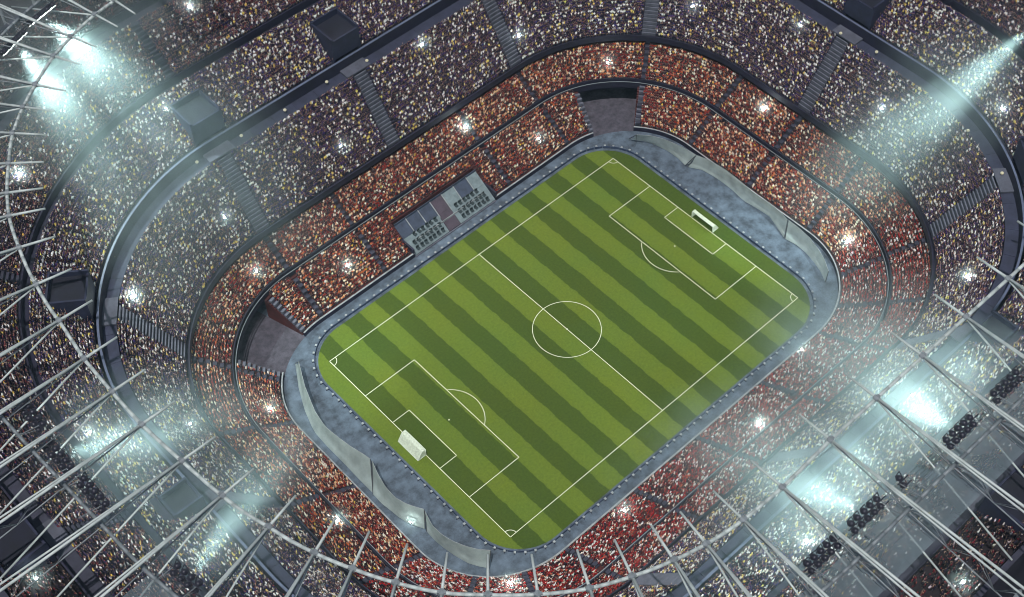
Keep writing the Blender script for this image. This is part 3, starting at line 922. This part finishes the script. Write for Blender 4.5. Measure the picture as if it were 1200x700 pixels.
# ------------------------------------------------------------------ spectators
def person_mesh(name, arms):
    """standing supporter facing +x, about 1.7 m; one loft for the body, arms branching at the shoulders"""
    mb = MB()
    def el(z, rx, ry, ox=0.0, n=8): return [(ox + rx * math.cos(2 * math.pi * k / n), ry * math.sin(2 * math.pi * k / n), z) for k in range(n)]
    mb.loft([el(0, .11, .17), el(.45, .11, .18), el(.86, .15, .20)], 3)
    mb.loft([el(.85, .16, .21), el(1.1, .15, .20), el(1.34, .16, .26), el(1.46, .10, .16), el(1.50, .07, .08)], 0)
    mb.loft([el(1.47, .06, .06, .01), el(1.54, .08, .075, .02), el(1.62, .105, .085, .02), el(1.68, .10, .085, .01)], 1)
    mb.loft([el(1.64, .115, .095, -.01), el(1.71, .10, .085, -.01), el(1.76, .04, .04, -.01)], 2)
    for s, a in zip((-1, 1), arms):
        sh = Vector((0, s * .25, 1.38))
        if a == 'down': e, h = Vector((.02, s * .31, 1.10)), Vector((.14, s * .27, .86))
        elif a == 'up': e, h = Vector((.10, s * .36, 1.62)), Vector((.08, s * .30, 1.92))
        elif a == 'wide': e, h = Vector((.08, s * .50, 1.50)), Vector((.10, s * .66, 1.78))
        else: e, h = Vector((.16, s * .28, 1.16)), Vector((.36, s * .12, 1.26))
        mb.tube(sh, e, .075, .06, 6, 0); mb.tube(e, h, .055, .042, 6, 1); mb.tube(h, h + (h - e).normalized() * .14, .05, .025, 5, 1)
    return mb.mesh(name, M_PERSON, True)
P_MESH = [person_mesh('person', a) for a in (('down', 'down'), ('clap', 'clap'), ('up', 'up'), ('wide', 'up'), ('wide', 'wide'))]
P_TEXT = ['arms down', 'hands clapping', 'both arms up', 'one arm up', 'arms spread wide']

PAL_RED = [((.27, .014, .014), .25, 'red'), ((.075, .006, .012), .25, 'dark red'), ((.58, .14, .04), .10, 'orange'), ((.90, .52, .30), .12, 'peach'), ((.95, .88, .70), .11, 'cream'), ((.018, .012, .026), .15, 'black'), ((.72, .50, .06), .02, 'yellow')]
PAL_NEAR = [((.38, .010, .016), .38, 'red'), ((.11, .008, .014), .22, 'dark red'), ((.55, .12, .06), .05, 'orange'), ((.80, .66, .58), .08, 'peach'), ((.92, .92, .88), .13, 'white'), ((.020, .014, .03), .16, 'black')]
PAL_UP = [((.012, .008, .034), .43, 'black'), ((.042, .022, .130), .23, 'purple'), ((.11, .035, .05), .06, 'brown'), ((.95, .97, .88), .19, 'white'), ((.32, .33, .34), .05, 'grey'), ((.90, .70, .16), .055, 'yellow'), ((.025, .040, .18), .04, 'blue')]  # many black and purple tops stand in for shaded gaps between people
PAL_TOP = [((.014, .010, .034), .50, 'black'), ((.040, .024, .095), .18, 'purple'), ((.13, .022, .035), .15, 'dark red'), ((.95, .95, .90), .10, 'white'), ((.30, .28, .32), .03, 'grey'), ((.80, .56, .10), .03, 'yellow')]  # darker tops stand in for light fading towards the outer rings
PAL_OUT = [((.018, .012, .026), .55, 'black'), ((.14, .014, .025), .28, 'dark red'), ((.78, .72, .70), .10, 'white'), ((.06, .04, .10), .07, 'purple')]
SKINS = np.array([(.36, .21, .15), (.48, .30, .22), (.16, .085, .06), (.56, .39, .31)])
HAIRS = np.array([(.015, .010, .008), (.04, .022, .012), (.10, .06, .03), (.35, .25, .12), (.75, .72, .66), (.45, .05, .04)])

pts_all, shirt_all, ang_all, pal_all, tier_all = [], [], [], [], []
def vnoise(x, y, sc_, seed):
    r_ = np.random.default_rng(seed); ph = r_.uniform(0, 6.28, (6, 3)); v = 0
    for k in range(6):
        a = ph[k, 0]; f = sc_ * (0.6 + .35 * k)
        v = v + np.sin(f * (x * np.cos(a) + y * np.sin(a)) + ph[k, 1]) / (1 + .3 * k)
    return v / 2.2
def fill(T, pal, name, occ, gaps, seat=.50, rows_used=99, stair_half=2.3, aisles=None, blocks=None, back=.55, sub=1):
    d0, d1, z0, z1, rows = T
    w_, h_ = (d1 - d0) / rows, (z1 - z0) / rows
    for i in range(min(rows, rows_used)):
        d = d0 + (i + back) * w_; z = z0 + i * h_
        # equal spacing in metres: corners are stretched by d / DR
        out = []
        for k in range(9):
            L_ = BR[k + 1] - BR[k]
            n = int(L_ * (d / DR if k % 2 else 1) / seat)
            if n > 0: out.append(BR[k] + (np.arange(n) + .5) * L_ / n)
        s = np.concatenate(out)
        dj = d + rng.normal(0, .07, len(s)); sj = s + rng.normal(0, .07, len(s))
        keep = rng.random(len(s)) < occ
        sc_ = lscale(s, d)
        for a, b in gaps: keep &= ~((s > a) & (s < b))
        for q in STAIRS:
            dl = np.abs((s - q + LEN / 2) % LEN - LEN / 2) * sc_
            if stair_half: keep &= dl > stair_half
            if blocks and d < blocks and q in BLOCKS: keep &= dl > (4.9 if q not in (295, 489) else 3.5)
        for q in (aisles or []):
            dl = np.abs((s - q + LEN / 2) % LEN - LEN / 2) * sc_
            keep &= dl > .78
        s, dj, sj = s[keep], dj[keep], sj[keep]
        x, y, a = oval(sj, dj)
        pts_all.append(np.stack([x, y, np.full_like(x, z)], 1)); ang_all.append(a)
        cols = np.array([p[0] for p in pal]); pw = np.array([p[1] for p in pal]); pw = pw / pw.sum()
        idx = rng.choice(len(pal), len(x), p=pw)
        # loose clusters of like colours
        nzv = vnoise(x, y, .35, 5)
        idx = np.where((nzv > .75) & (rng.random(len(x)) < .5), rng.integers(0, 2, len(x)), idx)
        shirt_all.append(cols[idx] * rng.uniform(.75, 1.2, (len(x), 1)) * rng.uniform(.92, 1.08, (len(x), 3)))
        pal_all.append(np.array([p[2] for p in pal])[idx]); tier_all.append(np.array([name] * len(x)))
TG = [(TFL[0] - 1.2, TUNNELS[0][1] + 2.4), (TUNNELS[1][0] - 2.4, TFL[3] + 1.2)]
near_half = [(BR[6] - 20, BR[8] + 12)]
def fill_split(T, name, occ, gaps, **k):
    # the stretch along the lower touchline wears stronger red
    far = [(322.0, 545.0)]
    fill(T, PAL_RED, name, occ, gaps + far, **k)
    fill(T, PAL_NEAR, name, occ, gaps + [(0, 322.0), (545.0, LEN)], **k)
fill_split(T_LOW, 'lowest', .92, TG + [(BOX[0] - .8, BOX[1] + .8)], aisles=AISLES, stair_half=0)
fill((32.6, 35.2, 1.3 + 6.7 * 12 / 16, 8.0, 4), PAL_RED, 'lowest', .95, [(0, BOX[0]), (BOX[1], LEN)], stair_half=0)
fill_split(T_MID, 'second', .92, [], rows_used=13, aisles=AISLES, stair_half=0)  # back rows left empty to deepen the shade band under the overhang
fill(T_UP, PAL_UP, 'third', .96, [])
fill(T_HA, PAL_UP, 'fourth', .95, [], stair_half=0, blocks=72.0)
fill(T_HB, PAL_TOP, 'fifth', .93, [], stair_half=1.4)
fill(T_OUT, PAL_OUT, 'outermost', .55, [], stair_half=2.0)  # thin crowd helps this ring look unlit
PTS = np.concatenate(pts_all); SH = np.clip(np.concatenate(shirt_all), 0, .9); AN = np.concatenate(ang_all)
PN = np.concatenate(pal_all); TN = np.concatenate(tier_all)
N = len(PTS)
ROT = AN + math.pi + rng.normal(0, .35, N)
SCL = rng.uniform(.86, 1.10, N)
KIND = rng.choice(5, N, p=[.42, .22, .16, .10, .10])
SK = SKINS[rng.choice(4, N, p=[.35, .35, .12, .18])]; HA_ = HAIRS[rng.choice(6, N, p=[.36, .24, .13, .09, .09, .09])]
cap = rng.random(N) < np.where(SH.max(1) > .5, .9, .45)            # caps, hoods and scarves in the colour of the shirt
HA_ = np.where(cap[:, None], SH * rng.uniform(.85, 1.1, (N, 1)), HA_)
TRO = np.array([(.02, .025, .05), (.05, .05, .06), (.10, .10, .13), (.16, .12, .08)])[rng.choice(4, N)]

# the 300 that show largest: nearest to the camera, inside the frame, clear of the roof panels
u, v, dep = project(PTS + np.array([0, 0, 1.2]))
inside = (u > 6) & (u < 1194) & (v > 6) & (v < 694)
score = np.where(inside, dep, 1e9)
order = np.argsort(score)[:300]
single = np.zeros(N, bool); single[order] = True
people = []
for n_, i in enumerate(order):
    k = int(KIND[i])
    o = ob('person', P_MESH[k], None, tuple(PTS[i]), float(ROT[i]))
    o.scale = (float(SCL[i]),) * 3
    o['shirt'] = [float(c) for c in SH[i]]; o['skin'] = [float(c) for c in SK[i]]; o['hair'] = [float(c) for c in HA_[i]]; o['trousers'] = [float(c) for c in TRO[i]]
    tag(o, f'supporter in a {PN[i]} top with {P_TEXT[k]} on the {TN[i]} ring, {"lower left" if PTS[i][0] < -90 else "lower right"}', 'person', 'nearest supporters in the stands')
    people.append((k, o))
proto = {}
for k, o in people: proto.setdefault(k, o)
for k in range(5):
    if k not in proto:
        k2, o = people[-1 - k]; o.data = P_MESH[k]; proto[k] = o

def crowd():
    R_ = ~single
    P_ = PTS[R_]; n = len(P_)
    m = bpy.data.meshes.new('crowd')
    m.vertices.add(n)
    m.vertices.foreach_set('co', P_.astype(np.float32).ravel())
    for nm, arr in (('shirt', SH), ('skin', SK), ('hair', HA_), ('trousers', TRO)):
        a = m.attributes.new(nm, 'FLOAT_VECTOR', 'POINT'); a.data.foreach_set('vector', arr[R_].astype(np.float32).ravel())
    e = np.zeros((n, 3), np.float32); e[:, 2] = ROT[R_]
    a = m.attributes.new('turn', 'FLOAT_VECTOR', 'POINT'); a.data.foreach_set('vector', e.ravel())
    a = m.attributes.new('size', 'FLOAT', 'POINT'); a.data.foreach_set('value', SCL[R_].astype(np.float32))
    a = m.attributes.new('pose', 'INT', 'POINT'); a.data.foreach_set('value', KIND[R_].astype(np.int32))
    m.update()
    o = ob('crowd', m); tag(o, 'packed crowd of supporters filling every ring of the stands', 'crowd', None, 'stuff')
    ng = bpy.data.node_groups.new('crowd', 'GeometryNodeTree')
    ng.interface.new_socket('Geometry', in_out='INPUT', socket_type='NodeSocketGeometry')
    ng.interface.new_socket('Geometry', in_out='OUTPUT', socket_type='NodeSocketGeometry')
    gi = ng.nodes.new('NodeGroupInput'); go = ng.nodes.new('NodeGroupOutput')
    j = ng.nodes.new('GeometryNodeGeometryToInstance')
    infos = []
    for k in range(5):
        oi = ng.nodes.new('GeometryNodeObjectInfo'); oi.transform_space = 'ORIGINAL'
        oi.inputs['Object'].default_value = proto[k]
        infos.append(oi)
    for oi in reversed(infos): ng.links.new(oi.outputs['Geometry'], j.inputs[0])
    mp = ng.nodes.new('GeometryNodeMeshToPoints')
    ip = ng.nodes.new('GeometryNodeInstanceOnPoints'); ip.inputs['Pick Instance'].default_value = True
    def na(name, t):
        q = ng.nodes.new('GeometryNodeInputNamedAttribute'); q.data_type = t; q.inputs[0].default_value = name
        return next(s_ for s_ in q.outputs if s_.enabled and s_.name == 'Attribute')
    ng.links.new(gi.outputs[0], mp.inputs[0]); ng.links.new(mp.outputs[0], ip.inputs['Points'])
    ng.links.new(j.outputs[0], ip.inputs['Instance'])
    ng.links.new(na('pose', 'INT'), ip.inputs['Instance Index'])
    ng.links.new(na('turn', 'FLOAT_VECTOR'), ip.inputs['Rotation'])
    ng.links.new(na('size', 'FLOAT'), ip.inputs['Scale'])
    ng.links.new(ip.outputs[0], go.inputs[0])
    md = o.modifiers.new('crowd', 'NODES'); md.node_group = ng
    print('crowd', n)
crowd()

# ------------------------------------------------------------------ drifting smoke in the beams
def smoke_mat(dens, noisy):
    mt = bpy.data.materials.new('smoke'); mt.use_nodes = True
    n = mt.node_tree.nodes; l = mt.node_tree.links; n.clear()
    oo = n.new('ShaderNodeOutputMaterial'); vv = n.new('ShaderNodeVolumePrincipled')
    vv.inputs['Color'].default_value = (0.76, 0.96, 0.96, 1); vv.inputs['Anisotropy'].default_value = 0.0
    tc = n.new('ShaderNodeTexCoord')
    ln = n.new('ShaderNodeVectorMath'); ln.operation = 'LENGTH'
    l.new(tc.outputs['Object'], ln.inputs[0])
    mr = n.new('ShaderNodeMapRange'); mr.interpolation_type = 'SMOOTHSTEP'
    mr.inputs['From Min'].default_value = 1.0; mr.inputs['From Max'].default_value = 0.0
    mr.inputs['To Min'].default_value = 0.0; mr.inputs['To Max'].default_value = dens
    l.new(ln.outputs['Value'], mr.inputs['Value'])
    last = mr.outputs[0]
    if noisy:
        nz = n.new('ShaderNodeTexNoise'); nz.inputs['Scale'].default_value = 2.6; nz.inputs['Detail'].default_value = 3; nz.inputs['Roughness'].default_value = .6
        l.new(tc.outputs['Object'], nz.inputs['Vector'])
        m2 = n.new('ShaderNodeMapRange'); m2.inputs['From Min'].default_value = .36; m2.inputs['From Max'].default_value = .68
        m2.inputs['To Min'].default_value = .35; m2.inputs['To Max'].default_value = 1.6
        l.new(nz.outputs['Fac'], m2.inputs['Value'])
        mu = n.new('ShaderNodeMath'); mu.operation = 'MULTIPLY'
        l.new(last, mu.inputs[0]); l.new(m2.outputs[0], mu.inputs[1]); last = mu.outputs[0]
    l.new(last, vv.inputs['Density']); l.new(vv.outputs[0], oo.inputs['Volume'])
    return mt
def ball(n1=8, n2=14):
    rings = []
    for j in range(1, n1):
        t = math.pi * j / n1
        rings.append([(-math.cos(t) * 1.04, math.sin(t) * 1.04 * math.cos(2 * math.pi * k / n2), math.sin(t) * 1.04 * math.sin(2 * math.pi * k / n2)) for k in range(n2)])
    return rings
for p, ax, L_, W_, dens in CLOUDS:
    o = ob('smoke', MB().loft(ball()).mesh('smoke', smoke_mat(dens, True)), None, tuple(p + ax * (L_ * .5 - 16)))
    o.rotation_euler = ax.to_track_quat('X', 'Z').to_euler()
    o.scale = (L_ / 2, W_, W_)
    tag(o, kind='stuff')
def drift(s_, d_, z_, la, lr, lz, dens):
    o = ob('smoke', MB().loft(ball()).mesh('smoke', smoke_mat(dens, True)), None, tuple(pt(s_, d_, z_)), ang(s_))
    o.scale = (lr, la, lz); tag(o, kind='stuff')
drift(432, 79, 66, 62, 24, 15, .017)
drift(402, 62, 46, 34, 20, 14, .008)
drift(458, 70, 52, 30, 18, 14, .007)
drift(300, 76, 62, 44, 20, 14, .009)
drift(322, 58, 42, 24, 18, 12, .006)
drift(209, 86, 72, 44, 26, 18, .022)
drift(234, 86, 68, 26, 16, 14, .005)
drift(185, 90, 66, 28, 17, 12, .013)
drift(556, 60, 42, 34, 16, 12, .007)
drift(50, 62, 44, 26, 18, 12, .012)
drift(424, 28, 18, 30, 16, 11, .005)
drift(350, 40, 22, 22, 12, 10, .004)
halo_puff = MB().loft(ball(6, 10)).mesh('smoke', smoke_mat(.05, False))  # added round each crowd light only to give it a halo
for p, pw_ in STARP:
    o = ob('smoke', halo_puff, None, tuple(p)); o.scale = (4.2, 4.2, 4.2); tag(o, kind='stuff')

# ------------------------------------------------------------------ haze
hz = bpy.data.materials.new('haze'); hz.use_nodes = True
n_ = hz.node_tree.nodes; n_.clear()
ho = n_.new('ShaderNodeOutputMaterial'); hv = n_.new('ShaderNodeVolumePrincipled')
hv.inputs['Color'].default_value = (0.62, 0.86, 1.0, 1)
hv.inputs['Density'].default_value = HAZE_DENSITY
hv.inputs['Anisotropy'].default_value = 0.0
hz.node_tree.links.new(hv.outputs[0], ho.inputs['Volume'])
o = ob('haze', MB().box(-440, 440, -440, 440, -1.2, 306.0).mesh('haze', hz)); tag(o, kind='stuff')
